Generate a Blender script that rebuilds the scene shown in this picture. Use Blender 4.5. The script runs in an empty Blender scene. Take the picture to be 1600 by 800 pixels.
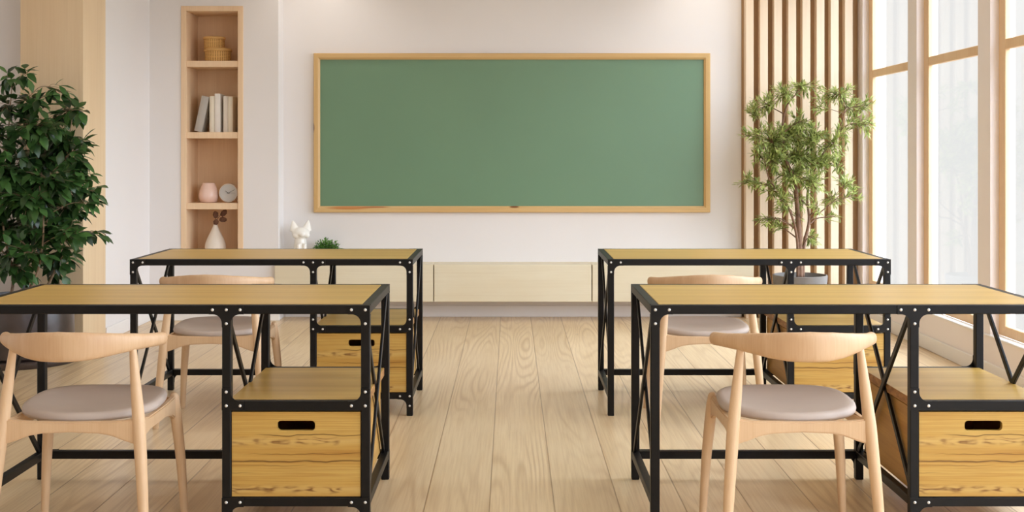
import bpy, bmesh, math, random
from mathutils import Vector, Matrix, Quaternion
PI = math.pi
scn = bpy.context.scene
COL = scn.collection

# ------------------------------------------------------------------ camera
F = 1900.0                      # focal length in pixels of a 1600x800 frame
VX, VY, CAMZ = 797.4, 242.0, 1.25
cam = bpy.data.cameras.new('camera')
camo = bpy.data.objects.new('camera', cam); COL.objects.link(camo)
camo.location = (0, 0, CAMZ); camo.rotation_euler = (PI/2, 0, 0)
cam.sensor_fit = 'HORIZONTAL'; cam.sensor_width = 36.0
cam.lens = F/1600.0*36.0
cam.shift_x = (800-VX)/1600.0
cam.shift_y = -(400-VY)/1600.0
cam.clip_start = 0.05; cam.clip_end = 200
scn.camera = camo

def px(x, y, Y):
    return Vector(((x-VX)/F*Y, Y, CAMZ-(y-VY)/F*Y))

# ------------------------------------------------------------------ colour / material helpers
def s2l(c):
    c = c/255.0
    return c/12.92 if c <= 0.04045 else ((c+0.055)/1.055)**2.4
def rgb(r, g, b, k=1.0):
    return (s2l(r)*k, s2l(g)*k, s2l(b)*k, 1.0)

BALANCE = {'pine_desk_board': (.87, .895, .70), 'knotty_pine_drawer': (.74, .76, .62), 'pine_drawer_box': (.95, 1.02, .95), 'pine_plank_floor': (1.07, 1.02, .88), 'birch_bookcase_wood': (1.08, 1.13, 1.24), 'pine_board_frame': (.95, 1.05, 1.22), 'pine_board_stile': (.95, 1.05, 1.22), 'beech_chair_wood': (.85, .90, .95), 'beech_backrest_wood': (.78, .80, .82), 'window_pine_wood': (1.06, 1.13, 1.22), 'board_end_grain': (.85, .92, .85), 'window_wall_paint': (1.0, 1.0, 1.05),
           'taupe_leather': (1.03, 1.08, 1.04), 'birch_cabinet_wood': (.90, .98, 1.06), 'oak_slat_wood': (1.10, 1.16, 1.30), 'slat_backing_wood': (1.08, 1.08, 1.0),
           'birch_pillar_wood': (1.0, 1.02, 1.04)}
class NT:
    def __init__(s, name):
        s.m = bpy.data.materials.new(name); s.m.use_nodes = True
        s.t = s.m.node_tree; s.n = s.t.nodes; s.l = s.t.links
        s.b = s.n['Principled BSDF']
    def new(s, t, **k):
        n = s.n.new(t)
        for a, v in k.items(): setattr(n, a, v)
        return n
    def link(s, a, b): s.l.new(a, b)
    def math(s, op, a, b=None, c=None, clamp=False):
        n = s.new('ShaderNodeMath', operation=op); n.use_clamp = clamp
        for i, v in enumerate((a, b, c)):
            if v is None: continue
            if hasattr(v, 'is_output'): s.link(v, n.inputs[i])
            else: n.inputs[i].default_value = v
        return n.outputs[0]
    def coord(s, scale=(1, 1, 1), kind='Object', loc=(0, 0, 0)):
        tc = s.new('ShaderNodeTexCoord'); mp = s.new('ShaderNodeMapping')
        s.link(tc.outputs[kind], mp.inputs[0]); mp.inputs['Scale'].default_value = scale
        mp.inputs['Location'].default_value = loc
        return mp.outputs[0]
    def noise(s, vec, scale, detail=4, rough=.55, dist=0.0):
        n = s.new('ShaderNodeTexNoise'); n.inputs['Scale'].default_value = scale
        n.inputs['Detail'].default_value = detail; n.inputs['Roughness'].default_value = rough
        n.inputs['Distortion'].default_value = dist
        s.link(vec, n.inputs['Vector']); return n.outputs['Fac']
    def ramp(s, fac, stops, interp='LINEAR'):
        r = s.new('ShaderNodeValToRGB'); e = r.color_ramp.elements; r.color_ramp.interpolation = interp
        while len(e) < len(stops): e.new(0.5)
        for i, (p, c) in enumerate(stops): e[i].position = p; e[i].color = c
        s.link(fac, r.inputs[0]); return r.outputs[0]
    def mix(s, fac, a, b, mode='MIX'):
        n = s.new('ShaderNodeMix', data_type='RGBA', blend_type=mode)
        for sock, v in ((n.inputs[0], fac), (n.inputs[6], a), (n.inputs[7], b)):
            if hasattr(v, 'is_output'): s.link(v, sock)
            else: sock.default_value = v
        return n.outputs[2]
    def bump(s, h, strength=.2, dist=.002):
        b = s.new('ShaderNodeBump'); b.inputs['Strength'].default_value = strength
        b.inputs['Distance'].default_value = dist
        s.link(h, b.inputs['Height']); s.link(b.outputs[0], s.b.inputs['Normal'])
    def col(s, c):
        if s.m.name in BALANCE:           # colour balance of the base colour
            c = s.mix(1.0, c, tuple(BALANCE[s.m.name])+(1,), 'MULTIPLY')
        if hasattr(c, 'is_output'): s.link(c, s.b.inputs['Base Color'])
        else: s.b.inputs['Base Color'].default_value = c
    def set(s, rough=.5, metal=0.0, spec=.5):
        s.b.inputs['Roughness'].default_value = rough; s.b.inputs['Metallic'].default_value = metal
        s.b.inputs['Specular IOR Level'].default_value = spec
        return s.m

W4 = (1, 1, 1, 1); K4 = (0, 0, 0, 1)

def plain(name, c, rough=.5, metal=0.0, spec=.5, vary=.04, nscale=6.0, bump=0.0, bscale=120):
    t = NT(name); v = t.coord()
    n = t.noise(v, nscale, 3)
    a = tuple(x*(1-vary) for x in c[:3])+(1,); b = tuple(min(1, x*(1+vary)) for x in c[:3])+(1,)
    t.col(t.ramp(n, [(.3, a), (.7, b)]))
    if bump: t.bump(t.noise(v, bscale, 3), bump)
    return t.set(rough, metal, spec)

def wood(name, light, mid, dark, axis='x', fine=1.0, ring=.35, rough=.45, spec=.4, seed=0.0, length=14.0, ringk=26.0):
    """grain stretched along one axis: contour rings, fine fibres"""
    t = NT(name)
    st = {'x': (1/length, 1, 1), 'y': (1, 1/length, 1), 'z': (1, 1, 1/length)}[axis]
    v = t.coord(st, loc=(seed, seed*1.7, seed*.6))
    big = t.noise(v, 5.0*fine, 2, .5)
    rings = t.math('SINE', t.math('MULTIPLY', big, ringk*2))
    rings = t.math('MULTIPLY_ADD', rings, .5, .5)
    v2 = t.coord({'x': (.02, 1, 1), 'y': (1, .02, 1), 'z': (1, 1, .02)}[axis], loc=(seed*2, seed, seed))
    fib = t.noise(v2, 160*fine, 3, .6)
    tone = t.noise(v, 9*fine, 3)
    base = t.ramp(tone, [(.3, light), (.7, mid)])
    c = t.mix(t.math('MULTIPLY', rings, ring), base, dark)
    f = t.math('MULTIPLY', t.math('SUBTRACT', fib, .42, clamp=True), 1.6, clamp=True)
    c = t.mix(t.math('MULTIPLY', f, .5), c, dark)
    t.col(c); t.bump(fib, .08, .001)
    return t.set(rough, 0, spec)

# ------------------------------------------------------------------ materials
def wall_mat(name, c):
    return plain(name, c, rough=.85, spec=.2, vary=.012, nscale=1.5, bump=.03, bscale=220)
M = {}
M['wall'] = wall_mat('white_wall_paint', rgb(230, 225, 222))
M['ceil'] = wall_mat('ceiling_paint', rgb(240, 238, 235))
M['trim'] = plain('white_trim_paint', rgb(236, 232, 228), rough=.5, spec=.4, vary=.01)
M['sillwall'] = wall_mat('window_wall_paint', rgb(240, 231, 222))
M['desk_top'] = wood('pine_desk_board', rgb(222, 182, 112), rgb(208, 166, 96), rgb(160, 112, 50), 'x', 1.3, .26, rough=.36, length=26, ringk=16)
M['desk_shelf'] = M['desk_top']
M['chair'] = wood('beech_chair_wood', rgb(236, 196, 152), rgb(228, 186, 142), rgb(205, 155, 108), 'z', 1.4, .12, rough=.42, length=9, ringk=14)
M['back'] = wood('beech_backrest_wood', rgb(236, 196, 152), rgb(228, 186, 142), rgb(200, 146, 98), 'z', 1.2, .22, rough=.42, length=4, ringk=22, seed=3)
M['niche'] = wood('birch_bookcase_wood', rgb(232, 200, 160), rgb(222, 186, 144), rgb(200, 160, 116), 'z', .8, .10, rough=.55, length=10, ringk=10, seed=5)
M['pillar'] = wood('birch_pillar_wood', rgb(232, 206, 168), rgb(224, 194, 154), rgb(206, 172, 130), 'z', .5, .16, rough=.55, length=10, ringk=10, seed=9)
M['cab'] = wood('birch_cabinet_wood', rgb(238, 220, 188), rgb(230, 208, 172), rgb(216, 190, 152), 'x', .5, .10, rough=.5, length=4, ringk=8, seed=2)
M['board_frame'] = wood('pine_board_frame', rgb(222, 180, 118), rgb(212, 165, 100), rgb(186, 132, 70), 'x', .7, .15, rough=.45, length=16, ringk=10, seed=4)
M['slat'] = wood('oak_slat_wood', rgb(230, 206, 172), rgb(222, 194, 158), rgb(206, 174, 136), 'z', 1, .12, rough=.5, length=18, ringk=10, seed=6)
M['backing'] = wood('slat_backing_wood', rgb(168, 136, 102), rgb(152, 120, 88), rgb(128, 98, 70), 'z', 1, .15, rough=.6, length=14, ringk=10, seed=7)
M['winwood'] = wood('window_pine_wood', rgb(226, 190, 146), rgb(218, 178, 132), rgb(200, 156, 110), 'z', .8, .10, rough=.5, length=12, ringk=9, seed=8)
M['black'] = plain('black_steel', (.0065, .0055, .005, 1), rough=.42, metal=.0, spec=.25, vary=.15, nscale=30)
M['rivet'] = plain('bright_steel_rivet', rgb(225, 222, 216), rough=.35, metal=.55, spec=.6)
M['seat'] = plain('taupe_leather', rgb(186, 166, 156), rough=.55, spec=.4, vary=.03, bump=.05, bscale=300)
M['green'] = plain('green_chalkboard', rgb(100, 135, 104), rough=.38, spec=.85, vary=.02, nscale=2.0)
M['gap'] = plain('dark_gap', (.05, .04, .03, 1), rough=.8)
M['pot_dark'] = plain('dark_glazed_ceramic', rgb(62, 50, 46), rough=.28, spec=.6, vary=.35, nscale=9)
M['pot_grey'] = plain('grey_concrete_pot', rgb(120, 114, 108), rough=.7, vary=.06, nscale=20)
M['soil'] = plain('potting_soil', rgb(60, 46, 36), rough=.95, vary=.5, nscale=60, bump=.6, bscale=80)
M['bark_l'] = plain('pale_bark', rgb(140, 116, 90), rough=.8, vary=.2, nscale=40)
M['bark_o'] = plain('brown_bark', rgb(120, 88, 66), rough=.8, vary=.3, nscale=40)
M['ceramic'] = plain('white_ceramic', rgb(240, 235, 225), rough=.2, spec=.5, vary=.01)
M['vase'] = plain('matt_cream_ceramic', rgb(232, 220, 204), rough=.5, vary=.02)
M['pink'] = plain('pink_glazed_ceramic', rgb(236, 202, 186), rough=.25, spec=.5, vary=.02)
M['clockrim'] = plain('pale_clock_case', rgb(222, 210, 198), rough=.4)
M['clockface'] = plain('grey_clock_face', rgb(204, 202, 198), rough=.55)
M['pod'] = plain('dried_brown_petals', rgb(104, 68, 48), rough=.85, vary=.3, nscale=60)
M['b_grey'] = plain('grey_book_cloth', rgb(186, 180, 172), rough=.7)
M['b_cream'] = plain('cream_book_cloth', rgb(236, 226, 206), rough=.7)
M['b_white'] = plain('white_book_cloth', rgb(238, 232, 224), rough=.7)
M['b_sand'] = plain('pale_sand_book_cloth', rgb(232, 222, 208), rough=.7)
M['paper'] = plain('book_pages', rgb(232, 224, 208), rough=.9)

def wicker():
    t = NT('wicker_weave'); tc = t.new('ShaderNodeTexCoord'); sp = t.new('ShaderNodeSeparateXYZ')
    t.link(tc.outputs['Object'], sp.inputs[0])
    ang = t.math('ARCTAN2', sp.outputs[0], sp.outputs[1])
    a = t.math('SINE', t.math('MULTIPLY', ang, 34)); z = t.math('SINE', t.math('MULTIPLY', sp.outputs[2], 560))
    w = t.math('MAXIMUM', t.math('MULTIPLY_ADD', a, .5, .5), t.math('MULTIPLY_ADD', z, .5, .5))
    t.col(t.ramp(w, [(.25, rgb(150, 104, 52)), (.75, rgb(228, 182, 112))]))
    t.bump(w, .7, .004); return t.set(.6, 0, .3)
M['wicker'] = wicker()
M['wicker_lid'] = wood('plain_rattan', rgb(226, 184, 118), rgb(214, 168, 100), rgb(180, 130, 74), 'x', 2, .2, rough=.55, length=10, ringk=14)

def leafmat(name, dark, light, rough=.35, spec=.5, back=.25):
    t = NT(name); v = t.coord()
    n = t.noise(v, 16, 2, .5)
    at = t.new('ShaderNodeAttribute', attribute_name='tone')
    f = t.math('ADD', t.math('MULTIPLY', at.outputs['Fac'], .75), t.math('MULTIPLY', n, .25))
    c = t.ramp(f, [(.1, dark), (.9, light)])
    t.col(c); m = t.set(rough, 0, spec)
    tr = t.new('ShaderNodeBsdfTranslucent'); t.link(c, tr.inputs[0])
    mx = t.new('ShaderNodeMixShader'); mx.inputs[0].default_value = back
    t.link(t.b.outputs[0], mx.inputs[1]); t.link(tr.outputs[0], mx.inputs[2])
    t.link(mx.outputs[0], t.n['Material Output'].inputs[0])
    return m
M['leaf_f'] = leafmat('ficus_leaf', rgb(20, 42, 17), rgb(82, 122, 62), .28, .5, .15)
M['leaf_o'] = leafmat('olive_leaf', rgb(94, 112, 38), rgb(206, 214, 130), .45, .4, .3)
M['leaf_s'] = leafmat('box_leaf', rgb(48, 92, 26), rgb(120, 172, 78), .45, .4, .25)

def drawer_mat():
    """pine boards with two knotty bands and a split between them"""
    t = NT('knotty_pine_drawer'); tc = t.new('ShaderNodeTexCoord'); sp = t.new('ShaderNodeSeparateXYZ')
    t.link(tc.outputs['Object'], sp.inputs[0]); z = sp.outputs[2]
    v = t.coord((1/16, 1/16, 1)); tone = t.noise(v, 22, 3)
    base = t.ramp(tone, [(.3, rgb(228, 186, 112)), (.55, rgb(218, 170, 94)), (.75, rgb(200, 146, 74))])
    v2 = t.coord((.015, .015, 1)); fib = t.noise(v2, 210, 3, .6)
    c = t.mix(t.math('MULTIPLY', t.math('SUBTRACT', fib, .44, clamp=True), 2.4, clamp=True), base, rgb(182, 122, 54))
    vw = t.coord((1, 1, 1)); wob = t.noise(vw, 9, 2)
    zz = t.math('ADD', z, t.math('MULTIPLY', t.math('SUBTRACT', wob, .5), .022))
    vb = t.coord((1/4.5, 1, 1), loc=(2.3, 0, .4)); con = t.noise(vb, 42, 1.5, .45); gk = t.math('MULTIPLY', t.math('SUBTRACT', t.noise(t.coord((1, .1, .1), loc=(5.1, 0, 0)), 16, 1), .43, clamp=True), 9, clamp=True)
    rings = t.math('POWER', t.math('MULTIPLY_ADD', t.math('SINE', t.math('MULTIPLY', con, 34)), .5, .5), 2.6)
    for zc, wd in ((.298, .011), (.135, .010)):
        d = t.math('DIVIDE', t.math('SUBTRACT', zz, zc), wd)
        g = t.math('EXPONENT', t.math('MULTIPLY', t.math('MULTIPLY', d, d), -1.0))
        c = t.mix(t.math('MULTIPLY', g, .55), c, rgb(234, 194, 132))
        c = t.mix(t.math('MULTIPLY', t.math('MULTIPLY', t.math('MULTIPLY', g, rings), gk), .9), c, rgb(122, 68, 28))
    vc = t.coord((1/5, 1, 1), loc=(.7, 0, .9)); gate = t.noise(vc, 11, 1)
    for zc, wd, th in ((.231, .0026, .40), (.216, .0018, .56), (.190, .0016, .44), (.151, .0018, .38), (.318, .0016, .46), (.256, .0010, .42), (.175, .0010, .45)):
        d = t.math('DIVIDE', t.math('SUBTRACT', zz, zc), wd)
        g = t.math('EXPONENT', t.math('MULTIPLY', t.math('MULTIPLY', d, d), -1.0))
        gt = t.math('MULTIPLY', t.math('SUBTRACT', gate, th, clamp=True), 7, clamp=True)
        c = t.mix(t.math('MULTIPLY', t.math('MULTIPLY', g, gt), .9), c, rgb(96, 54, 22))
    t.col(c); t.bump(fib, .1, .001)
    return t.set(.42, 0, .4)
M['drawer'] = drawer_mat()
M['drawer_side'] = wood('pine_drawer_box', rgb(206, 156, 86), rgb(192, 140, 72), rgb(146, 96, 44), 'y', 1, .25, rough=.5, length=8, ringk=16)

def endgrain():
    t = NT('board_end_grain'); v = t.coord((1, 1/3, 1)); n = t.noise(v, 60, 4, .7)
    t.col(t.ramp(n, [(.35, rgb(150, 96, 48)), (.65, rgb(196, 140, 84))])); return t.set(.6)
M['endgrain'] = endgrain()

def floor_mat():
    PW = .231
    t = NT('pine_plank_floor'); tc = t.new('ShaderNodeTexCoord'); sp = t.new('ShaderNodeSeparateXYZ')
    t.link(tc.outputs['Object'], sp.inputs[0])
    u = t.math('DIVIDE', t.math('ADD', sp.outputs[0], .0745), PW)
    idx = t.math('FLOOR', u); fr = t.math('SUBTRACT', u, idx)
    wn = t.new('ShaderNodeTexWhiteNoise', noise_dimensions='1D'); t.link(idx, wn.inputs['W'])
    rnd = wn.outputs['Value']
    cb = t.new('ShaderNodeCombineXYZ')
    t.link(t.math('ADD', sp.outputs[0], t.math('MULTIPLY', rnd, 37.0)), cb.inputs[0])
    t.link(t.math('ADD', sp.outputs[1], t.math('MULTIPLY', rnd, 91.0)), cb.inputs[1])
    def mapped(sc):
        mp = t.new('ShaderNodeMapping'); t.link(cb.outputs[0], mp.inputs[0]); mp.inputs['Scale'].default_value = sc
        return mp.outputs[0]
    big = t.noise(mapped((1, .065, 1)), 4.6, 1.2, .4)
    rr = t.math('MULTIPLY_ADD', t.math('SINE', t.math('MULTIPLY', big, 135)), .5, .5)
    rr = t.math('POWER', rr, 2.5)
    gate = t.math('MULTIPLY', t.math('SUBTRACT', t.noise(mapped((1, .3, 1)), 2.2, 1), .38, clamp=True), 4, clamp=True)
    fib = t.noise(mapped((1, .02, 1)), 120, 3, .6)
    tone = t.noise(mapped((1, .12, 1)), 6, 3)
    base = t.ramp(tone, [(.3, rgb(226, 206, 180)), (.7, rgb(216, 194, 164))])
    hs = t.new('ShaderNodeHueSaturation'); t.link(base, hs.inputs['Color'])
    t.link(t.math('MULTIPLY_ADD', rnd, .12, .94), hs.inputs['Value'])
    c = t.mix(t.math('MULTIPLY', t.math('MULTIPLY', rr, gate), .60), hs.outputs[0], rgb(178, 146, 110))
    c = t.mix(t.math('MULTIPLY', t.math('SUBTRACT', fib, .42, clamp=True), 1.5, clamp=True), c, rgb(184, 152, 114))
    # knots
    vo = t.new('ShaderNodeTexVoronoi', feature='F1'); vo.inputs['Scale'].default_value = 2.6; vo.inputs['Randomness'].default_value = 1
    t.link(mapped((1, .45, 1)), vo.inputs['Vector'])
    kn = t.math('SUBTRACT', 1.0, t.math('DIVIDE', vo.outputs['Distance'], .055), clamp=True)
    c = t.mix(t.math('MULTIPLY', kn, .75), c, rgb(138, 92, 52))
    # joints
    e = t.math('ABSOLUTE', t.math('SUBTRACT', fr, .5))
    j = t.math('MULTIPLY', t.math('SUBTRACT', e, .4855, clamp=True), 120, clamp=True)
    c = t.mix(t.math('MULTIPLY', j, .62), c, rgb(128, 92, 58))
    t.col(c)
    h = t.math('SUBTRACT', t.math('MULTIPLY', fib, .12), j)
    t.bump(h, .35, .003)
    return t.set(.29, 0, .5)
M['floor'] = floor_mat()

def glass():
    t = NT('clear_glass')
    tr = t.new('ShaderNodeBsdfTransparent'); tr.inputs[0].default_value = (.99, .995, .992, 1)
    gl = t.new('ShaderNodeBsdfGlossy'); gl.inputs['Roughness'].default_value = .02
    fr = t.new('ShaderNodeFresnel'); fr.inputs[0].default_value = 1.45
    mx = t.new('ShaderNodeMixShader'); t.link(t.math('MULTIPLY', fr.outputs[0], .15), mx.inputs[0])
    t.link(tr.outputs[0], mx.inputs[1]); t.link(gl.outputs[0], mx.inputs[2])
    t.link(mx.outputs[0], t.n['Material Output'].inputs[0]); return t.m
M['glass'] = glass()

# ------------------------------------------------------------------ object helpers
def link(name, me, mats=(), parent=None, smooth=False):
    o = bpy.data.objects.new(name, me); COL.objects.link(o)
    for m in (mats if isinstance(mats, (list, tuple)) else [mats]): me.materials.append(m)
    if smooth:
        for p in me.polygons: p.use_smooth = True
    if parent: o.parent = parent
    return o
def obj(name, bm, mats, parent=None, smooth=False):
    bmesh.ops.recalc_face_normals(bm, faces=bm.faces[:])
    me = bpy.data.meshes.new(name); bm.to_mesh(me); bm.free()
    return link(name, me, mats, parent, smooth)
def auto_smooth(o, deg=40):
    me = o.data
    for p in me.polygons: p.use_smooth = True
    me.set_sharp_from_angle(angle=math.radians(deg))
    return o
def tag(o, label, cat, group=None):
    o['label'] = label; o['category'] = cat
    if group: o['group'] = group
    return o
def thing(name, label, cat, loc=(0, 0, 0), rotz=0.0, group=None):
    o = bpy.data.objects.new(name, None); COL.objects.link(o)
    o.location = loc; o.rotation_euler = (0, 0, rotz); o.empty_display_size = .1
    return tag(o, label, cat, group)
def struct(o, label=None):
    o['kind'] = 'structure'
    if label: o['label'] = label
    return o
def dup(root, loc, label, rotz=None):
    r = root.copy(); COL.objects.link(r); r.location = loc; r['label'] = label
    if rotz is not None: r.rotation_euler = (0, 0, rotz)
    for ch in list(root.children):
        c = ch.copy(); COL.objects.link(c); c.parent = r
        for g in list(ch.children):
            d = g.copy(); COL.objects.link(d); d.parent = c
    return r

def box(bm, lo, hi, bev=0.0, seg=1, mi=0):
    lo = Vector(lo); hi = Vector(hi); c = (lo+hi)/2; s = hi-lo
    r = bmesh.ops.create_cube(bm, size=1.0, matrix=Matrix.Translation(c) @ Matrix.Diagonal((s.x, s.y, s.z, 1)))
    vs = r['verts']
    fs = {f for v in vs for f in v.link_faces}
    for f in fs: f.material_index = mi
    if bev:
        es = list({e for v in vs for e in v.link_edges})
        r2 = bmesh.ops.bevel(bm, geom=es, offset=bev, segments=seg, affect='EDGES', profile=.5)
        for f in r2['faces']: f.material_index = mi
def bx(name, lo, hi, mat, parent=None, bev=0.0, seg=1):
    bm = bmesh.new(); box(bm, lo, hi, bev, seg); return obj(name, bm, mat, parent)

def bar(bm, a, b, w, d, up=Vector((1, 0, 0)), bev=.002):
    """box bar from a to b, w across (perpendicular to up), d along up"""
    a = Vector(a); b = Vector(b); z = (b-a).normalized(); x = up.normalized(); y = z.cross(x).normalized()
    L = (b-a).length
    mat = Matrix((x, y, z)).transposed().to_4x4(); mat.translation = (a+b)/2
    r = bmesh.ops.create_cube(bm, size=1.0, matrix=mat @ Matrix.Diagonal((d, w, L, 1)))
    if bev: bmesh.ops.bevel(bm, geom=list({e for v in r['verts'] for e in v.link_edges}), offset=bev, segments=1, affect='EDGES')

def tube(bm, pts, radii, n=12, cap=True):
    pts = [Vector(p) for p in pts]; rings = []
    t0 = (pts[1]-pts[0]).normalized()
    nrm = t0.orthogonal().normalized()
    for i, p in enumerate(pts):
        t = (pts[min(i+1, len(pts)-1)]-pts[max(i-1, 0)]).normalized()
        nrm = (nrm-t*nrm.dot(t)).normalized(); bn = t.cross(nrm)
        r = radii[i] if hasattr(radii, '__len__') else radii
        rings.append([bm.verts.new(p+(nrm*math.cos(2*PI*k/n)+bn*math.sin(2*PI*k/n))*r) for k in range(n)])
    for a, b in zip(rings, rings[1:]):
        for k in range(n): bm.faces.new((a[k], a[(k+1) % n], b[(k+1) % n], b[k]))
    if cap:
        bm.faces.new(rings[0][::-1]); bm.faces.new(rings[-1])

def lathe(bm, prof, n=32, c=(0, 0, 0), sx=1.0, sy=1.0, mi=0):
    rings = []
    for r, z in prof:
        if r < 1e-6: rings.append([bm.verts.new((c[0], c[1], c[2]+z))])
        else: rings.append([bm.verts.new((c[0]+r*sx*math.cos(2*PI*k/n), c[1]+r*sy*math.sin(2*PI*k/n), c[2]+z)) for k in range(n)])
    for a, b in zip(rings, rings[1:]):
        for k in range(n):
            k2 = (k+1) % n
            if len(a) == 1 and len(b) == 1: continue
            if len(a) == 1: f = bm.faces.new((a[0], b[k2], b[k]))
            elif len(b) == 1: f = bm.faces.new((a[k], a[k2], b[0]))
            else: f = bm.faces.new((a[k], a[k2], b[k2], b[k]))
            f.material_index = mi

def prism(bm, poly, depth_vec, to3):
    """polygon (list of 2D points) mapped by to3, extruded along depth_vec"""
    d = Vector(depth_vec)
    a = [bm.verts.new(to3(p)) for p in poly]; b = [bm.verts.new(Vector(to3(p))+d) for p in poly]
    bm.faces.new(a); bm.faces.new(b[::-1]); n = len(poly)
    for i in range(n): bm.faces.new((a[i], b[i], b[(i+1) % n], a[(i+1) % n]))

def curve(pts, n):
    """Catmull-Rom through points"""
    pts = [Vector(p) for p in pts]; P = [pts[0]*2-pts[1]]+pts+[pts[-1]*2-pts[-2]]
    out = []
    for i in range(1, len(P)-2):
        for k in range(n):
            t = k/n; a, b, c, d = P[i-1:i+3]
            out.append(.5*((2*b)+(c-a)*t+(2*a-5*b+4*c-d)*t*t+(3*b-a-3*c+d)*t**3))
    out.append(pts[-1]); return out
def lerp(a, b, t): return a+(b-a)*t
def interp(keys, x):
    for (x0, y0), (x1, y1) in zip(keys, keys[1:]):
        if x <= x1: return lerp(y0, y1, (x-x0)/(x1-x0) if x1 > x0 else 0)
    return keys[-1][1]

# ------------------------------------------------------------------ the room
WALL_Y = 9.387; NICHE_Y = 9.17; RX = 2.68; CEIL = 3.0; REAR = -2.6
struct(bx('floor', (-4.6, REAR-.1, -.1), (3.0, WALL_Y+.2, 0), M['floor']), 'pale pine plank floor')
struct(bx('ceiling', (-4.6, REAR-.1, CEIL), (3.0, WALL_Y+.2, CEIL+.1), M['ceil']))
struct(bx('wall_back', (-1.75, WALL_Y, 0), (2.9, WALL_Y+.15, CEIL), M['wall']), 'white wall carrying the chalkboard')
# block with the bookcase niche: four pieces round the opening, one mesh
NX0, NX1, NZ0, NZ1, NB = -2.482, -2.014, .452, 2.373, 9.50
bm = bmesh.new()
box(bm, (-2.90, NICHE_Y, 0), (NX0+.004, 9.62, CEIL)); box(bm, (NX1-.004, NICHE_Y, 0), (-1.75, 9.62, CEIL))
box(bm, (NX0+.004, NICHE_Y, 0), (NX1-.004, 9.62, NZ0+.004)); box(bm, (NX0+.004, NICHE_Y, NZ1-.004), (NX1-.004, 9.62, CEIL))
box(bm, (NX0+.004, 9.53, NZ0+.004), (NX1-.004, 9.62, NZ1-.004))
struct(obj('wall_back_left', bm, M['wall']), 'projecting white wall section around the recessed bookcase')
struct(bx('wall_left', (-2.90, 8.17, 0), (-2.72, NICHE_Y, CEIL), M['wall']))
struct(bx('trim_1', (-3.118, 7.74, 0), (-2.72, 8.17, CEIL), M['pillar']), 'birch clad pillar beside the dark leafy tree')
struct(bx('wall_left_recess', (-4.3, 7.95, 0), (-3.118, 8.1, CEIL), M['wall']), 'pale wall behind the dark leafy tree')
struct(bx('wall_left_outer', (-4.45, REAR, 0), (-4.3, 8.1, CEIL), M['wall']))
struct(bx('wall_rear', (-4.45, REAR-.1, 0), (3.0, REAR, CEIL), M['wall']))
# baseboards
def bboard(name, lo, hi): return struct(bx(name, lo, hi, M['wall'] if 'back' in name else M['trim'], None, .004))
bboard('baseboard_back', (-1.737, WALL_Y-.012, 0), (RX-.01, WALL_Y, .09))
bboard('baseboard_niche', (-2.72, NICHE_Y-.012, 0), (-1.738, NICHE_Y, .09))
bboard('baseboard_left', (-2.72, 8.172, 0), (-2.708, NICHE_Y-.012, .09))
bboard('baseboard_recess', (-4.3, 7.938, 0), (-3.12, 7.95, .09))

# right-hand window wall: low wall, pillars, header
MOD = 1.23; P0 = 6.79
pill = []; k = 2
while P0+MOD*k > REAR+.2:
    pill.append(P0+MOD*k); k -= 1          # near end (towards camera) of each pillar
WT = 2.80                                   # head of windows
bm = bmesh.new()
box(bm, (RX, REAR, 0), (RX+.14, WALL_Y, .235))
box(bm, (RX, REAR, WT), (RX+.14, WALL_Y, CEIL))
for p in pill: box(bm, (RX, p, .235), (RX+.14, min(p+.18, WALL_Y), WT))
struct(obj('wall_right', bm, M['sillwall']), 'low beige wall and pillars between tall windows')
bboard('baseboard_right', (RX-.012, REAR, 0), (RX, WALL_Y-.012, .09))
struct(bx('trim_2', (RX-.012, REAR, .235), (RX+.05, WALL_Y-.001, .246), M['trim'], None, .003), 'white window ledge')
GX = RX+.047                                # room face of the wooden window frames
for i, p in enumerate(pill):
    y0 = p-MOD+.18; y1 = p                  # opening
    if y0 < REAR: continue
    bm = bmesh.new(); fw = .088; d = .030
    z0, z1 = .247, WT
    for lo, hi in (((GX, y1-fw, z0), (GX+d, y1, z1)), ((GX, y0, z0), (GX+d, y0+fw, z1)),
                   ((GX, y0+fw, z0), (GX+d, y1-fw, z0+.058)), ((GX, y0+fw, z1-.06), (GX+d, y1-fw, z1))):
        box(bm, lo, hi, .003)
    w = struct(obj('window_%d' % (i+1), bm, M['winwood']), 'tall wood framed window in the right hand wall')
    bx('transom', (GX+.002, y0+fw, 1.833), (GX+d, y1-fw, 1.89), M['winwood'], w, .003)
    bx('pane', (GX+.012, y0+fw, z0+.058), (GX+.016, y1-fw, 1.833), M['glass'], w)
    bx('pane', (GX+.012, y0+fw, 1.89), (GX+.016, y1-fw, z1-.06), M['glass'], w)

# slatted timber panel
sp = thing('slat_panel', 'vertical pale timber slats on a brown backing beside the windows', 'wall panel', (2.22, WALL_Y, 0))
def rel(root, o):
    o.parent = root; o.location = -Vector(root.location); return o
rel(sp, bx('backing', (1.7826, WALL_Y-.012, .0), (2.678, WALL_Y-.0005, CEIL-.002), M['backing']))
for k in range(8):
    x0 = 1.800+k*.1083
    rel(sp, bx('slat', (x0, WALL_Y-.09, .0), (x0+.0605, WALL_Y-.0125, CEIL-.002), M['slat'], None, .002))

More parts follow.
